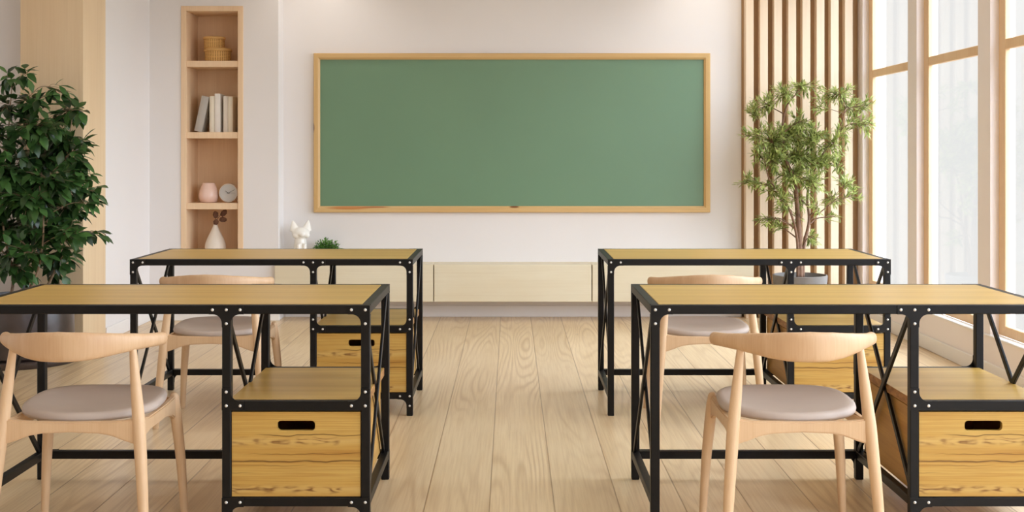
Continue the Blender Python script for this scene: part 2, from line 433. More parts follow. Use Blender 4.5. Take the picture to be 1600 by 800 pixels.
# ------------------------------------------------------------------ chalkboard
def framed_board():
    cx = .0125; z0, z1 = .807, 2.0325; x0, x1 = -1.513, 1.538; fw = .049
    yf = WALL_Y-.042
    r = thing('chalkboard', 'wide blank green chalkboard in a pine frame on the white wall', 'chalkboard', (cx, WALL_Y, z0))
    rel(r, bx('writing_surface', (x0+fw-.004, WALL_Y-.020, z0+fw-.004), (x1-fw+.004, WALL_Y-.001, z1-fw+.004), M['green']))
    def rail(poly2, to3, dv, mats):
        bm = bmesh.new(); prism(bm, poly2, dv, to3); return rel(r, obj('frame', bm, mats))
    # mitred profile: outer edge, lip, inner bevel
    def piece(name, a, b, inn):
        # a,b outer corners (x,z), inn = inward dirs at a and b
        bm = bmesh.new(); rings = []
        prof = [(0, WALL_Y-.001), (0, yf+.006), (.006, yf), (.034, yf), (.049, yf+.012), (.049, WALL_Y-.018), (.049, WALL_Y-.001)]
        for (cx_, cz_), (ix, iz) in ((a, inn[0]), (b, inn[1])):
            rings.append([bm.verts.new((cx_+ix*o_, y, cz_+iz*o_)) for o_, y in prof])
        n = len(prof)
        for k in range(n): bm.faces.new((rings[0][k], rings[1][k], rings[1][(k+1) % n], rings[0][(k+1) % n]))
        bm.faces.new(rings[0]); bm.faces.new(rings[1][::-1])
        o = rel(r, obj(name, bm, M['board_frame'])); return o
    piece('frame_rail', (x0, z1), (x1, z1), ((1, -1), (-1, -1)))
    piece('frame_rail', (x0, z0), (x1, z0), ((1, 1), (-1, 1)))
    v = wood('pine_board_stile', rgb(222, 180, 118), rgb(212, 165, 100), rgb(186, 132, 70), 'z', .7, .15, rough=.45, length=16, ringk=10, seed=11)
    for o in (piece('frame_stile', (x0, z0), (x0, z1), ((1, 1), (1, -1))), piece('frame_stile', (x1, z0), (x1, z1), ((-1, 1), (-1, -1)))):
        o.data.materials[0] = v
    return r
framed_board()
# knots of the frame are part of its wood
def frame_knots(mat, knots):
    t = mat.node_tree; b = t.nodes['Principled BSDF']; src = b.inputs['Base Color'].links[0].from_socket
    tc = t.nodes.new('ShaderNodeTexCoord')
    for (kx, kz, sx, sz, c) in knots:
        mp = t.nodes.new('ShaderNodeMapping'); mp.vector_type = 'POINT'
        t.links.new(tc.outputs['Object'], mp.inputs[0])
        mp.inputs['Scale'].default_value = (1/sx, 0, 1/sz); mp.inputs['Location'].default_value = (-kx/sx, 0, -kz/sz)
        g = t.nodes.new('ShaderNodeTexGradient'); g.gradient_type = 'SPHERICAL'; t.links.new(mp.outputs[0], g.inputs[0])
        r = t.nodes.new('ShaderNodeMath'); r.operation = 'MULTIPLY'; r.use_clamp = True
        t.links.new(g.outputs['Fac'], r.inputs[0]); r.inputs[1].default_value = 2.2
        mx = t.nodes.new('ShaderNodeMix'); mx.data_type = 'RGBA'
        t.links.new(r.outputs[0], mx.inputs[0]); t.links.new(src, mx.inputs[6]); mx.inputs[7].default_value = c
        src = mx.outputs[2]
    t.links.new(src, b.inputs['Base Color'])
frame_knots(M['board_frame'], [(.03, .850, .045, .010, rgb(120, 72, 34)), (-1.24, .843, .20, .016, rgb(190, 126, 68)), (-1.05, .848, .14, .008, rgb(166, 106, 56))])
frame_knots(bpy.data.materials['pine_board_stile'], [(-1.515, 1.46, .012, .045, rgb(110, 66, 32))])

# ------------------------------------------------------------------ recessed bookcase
def bookcase():
    r = thing('bookcase', 'tall narrow birch bookcase with shelves recessed in the white wall', 'bookcase', ((NX0+NX1)/2, NICHE_Y, NZ0))
    fr = .040; yf = NICHE_Y-.008
    m = M['niche']
    rel(r, bx('side_panel', (NX0, yf, NZ0), (NX0+fr, NB+.012, NZ1), m, None, .002))
    rel(r, bx('side_panel', (NX1-fr, yf, NZ0), (NX1, NB+.012, NZ1), m, None, .002))
    rel(r, bx('top_panel', (NX0+fr, yf, NZ1-fr), (NX1-fr, NB+.012, NZ1), m, None, .002))
    rel(r, bx('bottom_panel', (NX0+fr, yf, NZ0), (NX1-fr, NB+.012, NZ0+.045), m, None, .002))
    rel(r, bx('back_panel', (NX0+fr, NB, NZ0+.045), (NX1-fr, NB+.012, NZ1-fr), m))
    for zt in SHELF: rel(r, bx('shelf', (NX0+fr, yf+.006, zt-.047), (NX1-fr, NB, zt), m, None, .002))
SHELF = (1.96, 1.4215, .886)
bookcase()
# wicker boxes
def wicker_box(loc, rad, h, label):
    r = thing('wicker_box', label, 'box', loc, 0, 'round wicker boxes in the bookcase')
    bm = bmesh.new(); lathe(bm, [(0, 0), (rad*.93, 0), (rad*.95, .004), (rad*.95, h*.76), (0, h*.76)], 48); obj('body', bm, M['wicker'], r, False)
    bm = bmesh.new(); lathe(bm, [(0, h*.76), (rad*.98, h*.76), (rad*1.02, h*.79), (rad*1.03, h*.88), (rad, h*.97), (rad*.93, h), (0, h)], 48)
    auto_smooth(obj('lid', bm, M['wicker_lid'], r))
Yb = 9.33
c = px(340.5, 95, Yb)
wicker_box((c.x, Yb, SHELF[0]+.0005), .104, .105, 'wide round wicker box with lid standing on the top shelf')
c2 = px(335, 75, Yb)
wicker_box((c2.x, Yb, SHELF[0]+.1065), .082, .088, 'smaller round wicker box stacked on the wide wicker one')
# books
def book(loc, w, d, h, mat, label, tilt=0.0):
    r = thing('book', label, 'book', loc, 0, 'books on the second shelf'); r.rotation_euler = (0, tilt, 0)
    bm = bmesh.new()
    t = .003
    box(bm, (-w/2, 0, 0), (-w/2+t, d, h), .0008); box(bm, (w/2-t, 0, 0), (w/2, d, h), .0008)
    # rounded spine
    pts = [(-w/2+t+(w-2*t)*k/6, -.005*math.sin(PI*k/6)) for k in range(7)]
    poly = pts+[(w/2-t, .004), (-w/2+t, .004)]
    prism(bm, poly, (0, 0, h), lambda p: (p[0], p[1], 0))
    obj('cover', bm, mat, r)
    bx('page_block', (-w/2+t, .004, .004), (w/2-t, d-.004, h-.004), M['paper'], r)
ys = 9.24; zs = SHELF[1]+.0008; sc = ys/F
def bk(xa, xb, ytop, mat, label, dy=0.0):
    x = ((xa+xb)/2-VX)*(ys+dy)/F; h = (206.4-ytop)*(ys+dy)/F
    book((x, ys+dy, zs), (xb-xa)*(ys+dy)/F*.985, .17, h, mat, label)
bk(327.3, 335.2, 150, M['b_cream'], 'cream book next to the leaning grey one', .004)
bk(335.4, 344.2, 146.2, M['b_white'], 'white book, tallest of the upright books')
bk(348.9, 355.7, 150, M['b_sand'], 'pale book just past the gap after the tallest book', .006)
bk(355.9, 363.6, 150.4, M['b_cream'], 'cream end book of the row, furthest from the leaning book', .012)
tl = math.radians(12.2); hL = .272; wL = .058
xr = (327.0-VX)*ys/F                       # leaning: its top corner touches the next book
book((xr-wL/2*math.cos(tl)-math.sin(tl)*hL-.003, ys+.01, zs+wL/2*math.sin(tl)+.0005), wL, .165, hL, M['b_grey'], 'grey book leaning against the cream upright one', tl)
# pink vase
c = px(326, 316, 9.30)
bm = bmesh.new()
lathe(bm, [(0, 0), (.052, 0), (.064, .008), (.0735, .035), (.075, .055), (.069, .09), (.058, .12), (.047, .142), (.045, .149), (.041, .149), (.040, .142), (.05, .12), (.062, .06), (.05, .012), (0, .010)], 40)
tag(auto_smooth(obj('vase', bm, M['pink'])), 'squat pink glazed vase beside the round clock', 'vase').location = (c.x, 9.30, SHELF[2]+.0005)
# clock
c = px(356.8, 300, 9.27)
ck = thing('table_clock', 'small round pale clock with grey dial standing on the shelf', 'clock', (c.x, 9.27, SHELF[2]+.0735), 0)
R90 = Matrix.Rotation(PI/2, 4, 'X')
bm = bmesh.new(); lathe(bm, [(0, -.045), (.066, -.045), (.072, -.038), (.0728, -.01), (.071, .004), (.067, .006), (.065, .001), (.065, -.002), (0, -.002)], 48)
bm.transform(R90); auto_smooth(obj('case', bm, M['clockrim'], ck))
bm = bmesh.new(); lathe(bm, [(0, -.0015), (.0648, -.0015), (.0648, .0002), (0, .0002)], 48); bm.transform(R90); obj('dial', bm, M['clockface'], ck)
def hand(ang, L, w):
    bm = bmesh.new(); d = Vector((math.sin(ang), 0, math.cos(ang)))
    bar(bm, Vector((0, -.0015, 0))-d*.010, Vector((0, -.0015, 0))+d*L, w, .001, Vector((0, 1, 0)), 0); return obj('clock_hand', bm, M['gap'], ck)
hand(math.radians(62), .054, .0025); hand(math.radians(-55), .030, .003); hand(math.radians(92), .05, .0012)
# white vase and dried stems
c = px(336.6, 400, 9.28); vz = NZ0+.0455
bm = bmesh.new()
prof = [(0, 0), (.05, 0), (.066, .006), (.078, .03), (.080, .05), (.075, .08), (.062, .115), (.045, .15), (.030, .18), (.019, .205), (.0125, .225), (.0115, .232), (.0095, .232), (.0095, .222), (.02, .18), (.05, .12), (.07, .05), (.05, .01), (0, .008)]
lathe(bm, prof, 40)
tag(auto_smooth(obj('vase', bm, M['vase'])), 'teardrop shaped cream vase holding dried brown stems', 'vase').location = (c.x, 9.28, vz)
df = thing('dried_stems', 'dried brown petals on thin stems standing in the cream vase', 'dried flower', (c.x, 9.28, vz+.2325))
def pod(name, xp, yp, rx, rz, ang, off):
    p = px(xp, yp, 9.28+off)-Vector(df.location)
    bm = bmesh.new(); bmesh.ops.create_uvsphere(bm, u_segments=14, v_segments=10, radius=1)
    for v in bm.verts:
        v.co = Vector((v.co.x*rx, v.co.y*rx*.45, v.co.z*rz))*(1+.08*math.sin(9*v.co.z+5*v.co.x))
    bm.transform(Matrix.Translation(p) @ Matrix.Rotation(ang, 4, 'Y')); obj(name, bm, M['pod'], df, True)
    bm = bmesh.new(); tube(bm, curve([(0, 0, 0), (p.x*.4, p.y*.4, p.z*.6), p], 5), .0018, 6); obj('stem', bm, M['pod'], df, True)
pod('petal', 337, 335.5, .021, .028, -.1, 0); pod('petal', 349.5, 333, .021, .031, .75, .02); pod('petal', 348.5, 343, .029, .020, .1, 0); pod('petal', 337.5, 347, .021, .022, .3, -.02)

# ------------------------------------------------------------------ floating cabinets
CY = 9.13; CZ0, CZ1 = .1467, .4244
def cabinet(x0, x1, b0, b1, label):
    r = thing('wall_cabinet', label, 'cabinet', ((x0+x1)/2, WALL_Y, CZ0), 0, 'floating cabinets under the chalkboard')
    rel(r, bx('body', (b0, CY+.024, CZ0+.002), (b1, WALL_Y-.0005, CZ1-.0), M['cab']))
    rel(r, bx('door', (x0+.004, CY, CZ0), (x1-.004, CY+.022, CZ1-.0005), M['cab'], None, .0015))
    return r
cabinet(-1.773, -.576, -1.744, -.5775, 'pale wood floating cabinet carrying the white cat figurine')
cabinet(-.576, .613, -.5745, .6115, 'pale wood floating cabinet, middle unit directly under the chalkboard')
cabinet(.613, 1.829, .6145, 1.776, 'pale wood floating cabinet next to the slatted panel')

# cat figurine
c = px(469.5, 400, 9.25); cz = CZ1+.0005
def cat():
    bm = bmesh.new()
    def ell(p, r, rot=None):
        m = Matrix.Translation(p)
        if rot: m = m @ rot
        bmesh.ops.create_uvsphere(bm, u_segments=20, v_segments=14, radius=1, matrix=m @ Matrix.Diagonal((r[0], r[1], r[2], 1)))
    lathe(bm, [(0, 0), (.058, 0), (.063, .015), (.062, .05), (.055, .10), (.048, .15), (.044, .19), (.040, .215), (0, .225)], 28, sx=1.0, sy=.95)
    ell((0, -.012, .232), (.069, .056, .046))                 # head
    ell((0, -.062, .222), (.024, .020, .018))                 # muzzle
    ell((-.040, -.03, .215), (.026, .028, .022)); ell((.040, -.03, .215), (.026, .028, .022))   # cheeks
    for s in (-1, 1):                                         # ears
        base = Vector((s*.040, -.006, .245)); tip = Vector((s*.060, -.004, .330))
        rings = []
        for k in range(7):
            t = k/6; p = base.lerp(tip, t); r = .042*(1-t)**.8+.0025
            rings.append([bm.verts.new(p+Vector((r*math.cos(a), r*.55*math.sin(a), 0))) for a in [2*PI*q/14 for q in range(14)]])
        for a, b in zip(rings, rings[1:]):
            for q in range(14): bm.faces.new((a[q], a[(q+1) % 14], b[(q+1) % 14], b[q]))
        bm.faces.new(rings[0][::-1]); bm.faces.new(rings[-1])
        tube(bm, [(s*.022, -.046, .15), (s*.022, -.058, .08), (s*.022, -.062, .012)], [.018, .016, .014], 12)   # fore legs
        ell((s*.022, -.070, .012), (.017, .024, .012))        # paws
        ell((s*.048, -.01, .045), (.026, .045, .045))         # haunches
    tube(bm, curve([(.03, .05, .02), (.075, .03, .016), (.085, -.03, .015), (.06, -.065, .014)], 6), [.013]*18+[.010], 10)
    o = obj('cat_figurine', bm, M['ceramic'], None, True)
    md = o.modifiers.new('join', 'REMESH'); md.mode = 'VOXEL'; md.voxel_size = .0045; md.use_smooth_shade = True
    sm = o.modifiers.new('soften', 'SMOOTH'); sm.factor = .5; sm.iterations = 4
    o.location = (c.x, 9.25, cz); o.rotation_euler = (0, 0, .35)
    tag(o, 'glossy white sitting cat figurine with pointed ears on the cabinet', 'figurine')
cat()

# ------------------------------------------------------------------ foliage
def leaves_mesh(name, items, shape, mat, parent):
    """items: (position, direction, up, length, width, tone)"""
    vs, fs, tones = [], [], []
    for p, d, u, L, w, tone in items:
        d = d.normalized(); s = d.cross(u)
        if s.length < 1e-4: s = d.orthogonal()
        s.normalize(); n = s.cross(d).normalized(); b = len(vs)
        for (a, wd, h) in shape[0]: vs.append(p+d*(a*L)+s*(wd*w)+n*(h*L))
        fs += [tuple(b+i for i in f) for f in shape[1]]
        tones += [tone]*len(shape[0])
    me = bpy.data.meshes.new(name); me.from_pydata(vs, [], fs)
    at = me.attributes.new('tone', 'FLOAT', 'POINT'); at.data.foreach_set('value', tones)
    return link(name, me, mat, parent, True)
BROAD = ([(0, 0, 0), (.18, .28, .03), (.42, .5, .05), (.72, .33, .0), (1, 0, -.12), (.72, -.33, .0), (.42, -.5, .05), (.18, -.28, .03), (.22, 0, 0), (.45, 0, .0), (.72, 0, -.05)],
         [(0, 1, 8), (1, 2, 9, 8), (2, 3, 10, 9), (3, 4, 10), (0, 8, 7), (8, 9, 6, 7), (9, 10, 5, 6), (10, 4, 5)])
THIN = ([(0, 0, 0), (.3, .5, .03), (.65, .4, .02), (1, 0, -.06), (.65, -.4, .02), (.3, -.5, .03)], [(0, 1, 5), (1, 2, 4, 5), (2, 3, 4)])

def grow(rng, root, stems, blobs, Yc, depth, leafspec, bark, shape, leafmat_, twig_len, spacing, droop):
    """stems: polylines of trunk; blobs: (px, py, rx, ry, n twigs); returns nothing, adds trunk and foliage parts"""
    origin = Vector(root.location)
    bm = bmesh.new(); bt = bmesh.new(); stempts = []
    for pts, r0, r1 in stems:
        cv = curve(pts, 6)
        tube(bm, cv, [lerp(r0, r1, i/(len(cv)-1)) for i in range(len(cv))], 10)
        stempts += [(p, lerp(r0, r1, i/(len(cv)-1))) for i, p in enumerate(cv) if p.z > cv[0].z+.12]
    obj('trunk', bm, bark, root, True)
    items = []
    k = Yc/F
    for (bx_, by_, rx, ry, n) in blobs:
        yoff = rng.uniform(-.4, .4)*depth
        c = px(bx_, by_, Yc+yoff)-origin; rx *= leafspec.get('r', 1); ry *= leafspec.get('r', 1)
        # nearest stem point below
        best = min(stempts, key=lambda q: (q[0]-c).length+max(0, q[0].z-c.z+.05)*3)
        a = best[0]; mid = a.lerp(c, .5)+Vector((rng.uniform(-.03, .03), rng.uniform(-.03, .03), rng.uniform(0, .05)))
        cv = curve([a, mid, c], 5); r = min(best[1]*.6, .007)
        tube(bt, cv, [lerp(r, .0022, i/(len(cv)-1)) for i in range(len(cv))], 6)
        hub = cv[len(cv)//2:]
        for _ in range(max(1, round(n*leafspec.get('k', 1)))):
            while True:
                q = Vector((rng.uniform(-1, 1), rng.uniform(-1, 1), rng.uniform(-1, 1)))
                if q.length <= 1: break
            end = c+Vector((q.x*rx*k, q.y*min(depth*.6, (rx+ry)*k*.6), q.z*ry*k))
            st = rng.choice(hub)
            dirv = (end-st)
            if dirv.length < .01: continue
            L = min(dirv.length, twig_len); st2 = end-dirv.normalized()*L
            cv2 = curve([st2, st2.lerp(end, .5)+Vector((rng.uniform(-.01, .01), rng.uniform(-.01, .01), .012)), end], 4)
            tube(bt, [st]+cv2[1:] if (st-st2).length > .02 else cv2, .0013, 4, False)
            d0 = (end-st2).normalized(); m = max(2, int(L/spacing)); ph = rng.uniform(0, 6.28)
            for j in range(m+1):
                t = .15+.85*j/m
                p = st2.lerp(end, t)
                ax = d0.orthogonal().normalized(); ax.rotate(Quaternion(d0, ph+j*2.4))
                sgns = (1, -1) if leafspec.get('pair') else (1,)
                for sg in sgns:
                    d = d0*leafspec['fwd']+ax*sg*leafspec['out']+Vector((0, 0, -droop*rng.uniform(.4, 1.3)))
                    jt = leafspec.get('jit', 0); d = d+Vector((rng.uniform(-jt, jt), rng.uniform(-jt, jt), rng.uniform(-jt, jt)))
                    up = Vector((rng.uniform(-.4, .4), -.35+rng.uniform(-.4, .4), 1))
                    items.append((p, d, up, rng.uniform(*leafspec['L']), rng.uniform(*leafspec['W']), rng.random()))
                if j == m: items.append((end, d0+Vector((0, 0, -droop*.6)), Vector((0, -.3, 1)), rng.uniform(*leafspec['L']), rng.uniform(*leafspec['W']), rng.random()))
    obj('branches', bt, bark, root, True)['kind'] = 'stuff'
    leaves_mesh('foliage', items, shape, leafmat_, root)['kind'] = 'stuff'

# dark ficus on the bookcase side
rng = random.Random(11)
FY = 7.37
c = px(32, 500, FY)
tr = thing('potted_tree', 'dark green broad leaved tree in a dark glazed pot beside the birch pillar', 'potted tree', (c.x, FY, 0))
bm = bmesh.new(); lathe(bm, [(0, .0), (.335, .0), (.345, .012), (.345, .035), (.33, .042), (.30, .034), (0, .034)], 56); auto_smooth(obj('saucer', bm, M['pot_dark'], tr))
bm = bmesh.new(); lathe(bm, [(0, .035), (.285, .035), (.305, .055), (.312, .15), (.308, .27), (.296, .37), (.292, .395), (.278, .397), (.272, .37), (.275, .345), (0, .345)], 56)
auto_smooth(obj('pot', bm, M['pot_dark'], tr))
bm = bmesh.new(); lathe(bm, [(.27, .346), (.2, .356), (.1, .362), (0, .364)], 32); obj('soil', bm, M['soil'], tr, True)
o_ = Vector(tr.location)
def P(x, y, dy=0.0): return px(x, y, FY+dy)-o_
stems = [([(.00, .0, .35), P(44, 430), P(40, 330, .02), P(60, 230), P(46, 150, -.02)], .012, .004),
         ([(.05, .02, .35), P(78, 440, .05), P(92, 380, .05), P(100, 280, .03), P(112, 190, 0)], .010, .003),
         ([(-.05, -.04, .35), P(20, 430, -.06), P(5, 350, -.08), P(10, 250, -.05), P(18, 140, -.03)], .010, .003),
         ([(.02, -.06, .35), P(60, 420, -.12), P(68, 340, -.16), P(56, 260, -.18)], .008, .003)]
blobs = [(10, 118, 18, 14, 3), (40, 118, 12, 14, 2), (92, 140, 16, 10, 4), (124, 172, 12, 6, 2), (52, 160, 30, 18, 12), (15, 165, 25, 22, 8), (100, 178, 26, 18, 9),
         (40, 200, 45, 24, 22), (100, 215, 34, 22, 14), (-15, 215, 35, 40, 14), (60, 240, 50, 26, 26), (120, 240, 22, 24, 10),
         (15, 265, 45, 26, 24), (75, 280, 50, 26, 28), (122, 285, 24, 20, 10), (-15, 310, 40, 40, 18), (40, 315, 50, 26, 28), (98, 325, 40, 24, 20),
         (15, 355, 45, 24, 20), (70, 360, 48, 24, 24), (115, 362, 24, 18, 8), (-20, 385, 40, 40, 14), (40, 392, 40, 20, 14), (92, 395, 30, 20, 10), (20, 420, 30, 16, 8), (85, 425, 26, 12, 4), (112, 405, 8, 6, 1),
         (150, 296, 8, 10, 2), (148, 362, 12, 8, 2), (138, 318, 10, 10, 2), (-60, 280, 40, 90, 24)]
grow(rng, tr, stems, blobs, FY-.02, .42, dict(fwd=.6, out=.75, L=(.068, .112), W=(.038, .056), k=1.35), M['bark_l'], BROAD, M['leaf_f'], .17, .034, .55)

# olive tree on the window side
rng = random.Random(5)
OY = 8.86
c = px(1250, 430, OY)
tr2 = thing('potted_tree', 'slender leaved olive green tree in a grey pot before the slatted panel', 'potted tree', (c.x, OY, 0))
bm = bmesh.new(); lathe(bm, [(0, 0), (.145, 0), (.152, .008), (.18, .20), (.196, .365), (.196, .376), (.186, .378), (.180, .34), (.178, .335), (0, .335)], 48); auto_smooth(obj('pot', bm, M['pot_grey'], tr2))
bm = bmesh.new(); lathe(bm, [(.178, .336), (.1, .345), (0, .349)], 28); obj('soil', bm, M['soil'], tr2, True)
o_ = Vector(tr2.location)
def Q(x, y, dy=0.0): return px(x, y, OY+dy)-o_
stems = [([(.0, .0, .34), Q(1249, 380), Q(1246, 330, .02), Q(1240, 280, 0), Q(1222, 230, -.02), Q(1228, 170, 0), Q(1250, 140, 0)], .024, .004),
         ([(.02, .0, .34), Q(1256, 385, .02), Q(1264, 345, .04), Q(1262, 300, .06), Q(1280, 250, .05), Q(1310, 205, .03), Q(1322, 165, 0)], .014, .003),
         ([(-.02, -.02, .34), Q(1246, 380, -.03), Q(1238, 340, -.05), Q(1222, 305, -.05), Q(1200, 275, -.04), Q(1190, 210, -.03)], .012, .003),
         ([Q(1264, 345, .04), Q(1290, 325, .03), Q(1318, 300, .02)], .006, .002),
         ([Q(1238, 352, -.04), Q(1220, 345, -.08), Q(1204, 338, -.1)], .005, .002),
         ([Q(1254, 385, 0), Q(1262, 372, -.06), Q(1272, 366, -.1)], .004, .002)]
blobs = [(1255, 138, 24, 12, 16), (1222, 148, 20, 16, 15), (1196, 162, 18, 13, 14), (1176, 172, 9, 12, 8), (1308, 148, 26, 18, 20), (1330, 168, 16, 14, 10), (1352, 165, 14, 14, 7), (1358, 195, 10, 14, 6), (1345, 190, 14, 12, 5), (1276, 165, 10, 18, 4),
         (1252, 190, 22, 14, 12), (1232, 212, 34, 20, 36), (1205, 222, 26, 22, 28), (1270, 218, 28, 24, 24), (1302, 222, 20, 22, 14), (1322, 205, 14, 20, 6), (1245, 245, 36, 20, 36), (1210, 250, 26, 18, 22), (1182, 212, 14, 16, 9), (1166, 212, 8, 6, 2), (1188, 245, 14, 14, 6),
         (1285, 255, 30, 20, 22), (1310, 258, 14, 16, 6), (1240, 275, 34, 18, 26), (1272, 285, 26, 18, 14), (1166, 284, 14, 10, 8), (1186, 290, 12, 8, 4), (1206, 298, 14, 10, 7), (1220, 312, 18, 14, 10), (1244, 312, 14, 18, 8), (1200, 345, 14, 7, 7), (1216, 356, 10, 9, 5),
         (1322, 288, 18, 12, 10), (1335, 305, 8, 10, 4), (1302, 312, 16, 12, 8), (1278, 322, 12, 12, 4), (1270, 372, 13, 10, 7), (1246, 345, 7, 14, 3), (1305, 338, 8, 8, 2), (1222, 328, 12, 8, 4)]
grow(rng, tr2, stems, blobs, OY, .26, dict(fwd=.85, out=.62, L=(.040, .062), W=(.009, .013), pair=True, k=1.75, r=1.15, jit=.35), M['bark_o'], THIN, M['leaf_o'], .16, .023, -.10)

# small round plant on the cabinet
rng = random.Random(3)
c = px(510.5, 400, 9.25)
pp = thing('potted_plant', 'small bushy bright green plant on the cabinet beside the cat figurine', 'plant', (c.x, 9.25, CZ1+.0005))
bm = bmesh.new(); lathe(bm, [(0, 0), (.052, 0), (.058, .006), (.075, .085), (.076, .092), (.069, .092), (.067, .08), (0, .078)], 32); auto_smooth(obj('pot', bm, M['ceramic'], pp))
items = []
bt = bmesh.new()
for _ in range(90):
    a = rng.uniform(0, 2*PI); el = math.acos(rng.uniform(0.0, 1)); L = rng.uniform(.75, 1.05)
    d = Vector((math.cos(a)*math.sin(el), math.sin(a)*math.sin(el), math.cos(el)))
    end = Vector((0, 0, .10))+Vector((d.x*.108, d.y*.09, d.z*.088))*L
    st = Vector((d.x*.03, d.y*.03, .075)); tube(bt, [st, st.lerp(end, .5)+Vector((0, 0, .01)), end], .0009, 4, False)
    for j in range(9):
        p = st.lerp(end, .35+.65*j/8); q = Vector((rng.uniform(-1, 1), rng.uniform(-1, 1), rng.uniform(-.4, 1)))
        items.append((p, d*.6+q*.7, Vector((rng.uniform(-.5, .5), -.3, 1)), rng.uniform(.014, .022), rng.uniform(.009, .013), rng.random()))
obj('stems', bt, M['leaf_s'], pp, True)['kind'] = 'stuff'; leaves_mesh('foliage', items, THIN, M['leaf_s'], pp)['kind'] = 'stuff'

# ------------------------------------------------------------------ desks
DW, DD, DH, T = 1.354, .664, .75, .030
BZ0, BZ1 = .080, .110                        # bottom rails
MZ0, MZ1 = .398, .431                        # shelf rails
XD = .200                                    # centre of the divider legs
def gusset_bm(cx, cz, arms, fillets, y, out):
    """plate round a joint; arms among L R U D, fillets = quadrants (sx, sz)"""
    bm = bmesh.new(); h = T/2; A = .058; R = .030; th = .003*out
    rects = [(-h, -h, h, h)]
    if 'L' in arms: rects.append((-A, -h, -h, h))
    if 'R' in arms: rects.append((h, -h, A, h))
    if 'U' in arms: rects.append((-h, h, h, A))
    if 'D' in arms: rects.append((-h, -A, h, -h))
    to3 = lambda p: (cx+p[0], y, cz+p[1])
    for x0, z0, x1, z1 in rects: prism(bm, [(x0, z0), (x1, z0), (x1, z1), (x0, z1)], (0, th, 0), to3)
    for sx, sz in fillets:
        pts = [(sx*h, sz*h)]
        for k in range(9):
            a = PI/2*k/8
            pts.append((sx*(h+R-R*math.sin(a)), sz*(h+R-R*math.cos(a))))
        if False: pts.reverse()
        prism(bm, pts, (0, th, 0), to3)
    return bm
def rivet_bm(x, y, z):
    bm = bmesh.new(); lathe(bm, [(.0052, 0), (.0048, .0016), (.0030, .0028), (0, .0033)], 12)
    bm.transform(Matrix.Translation((x, y, z)) @ Matrix.Rotation(PI/2, 4, 'X')); return bm
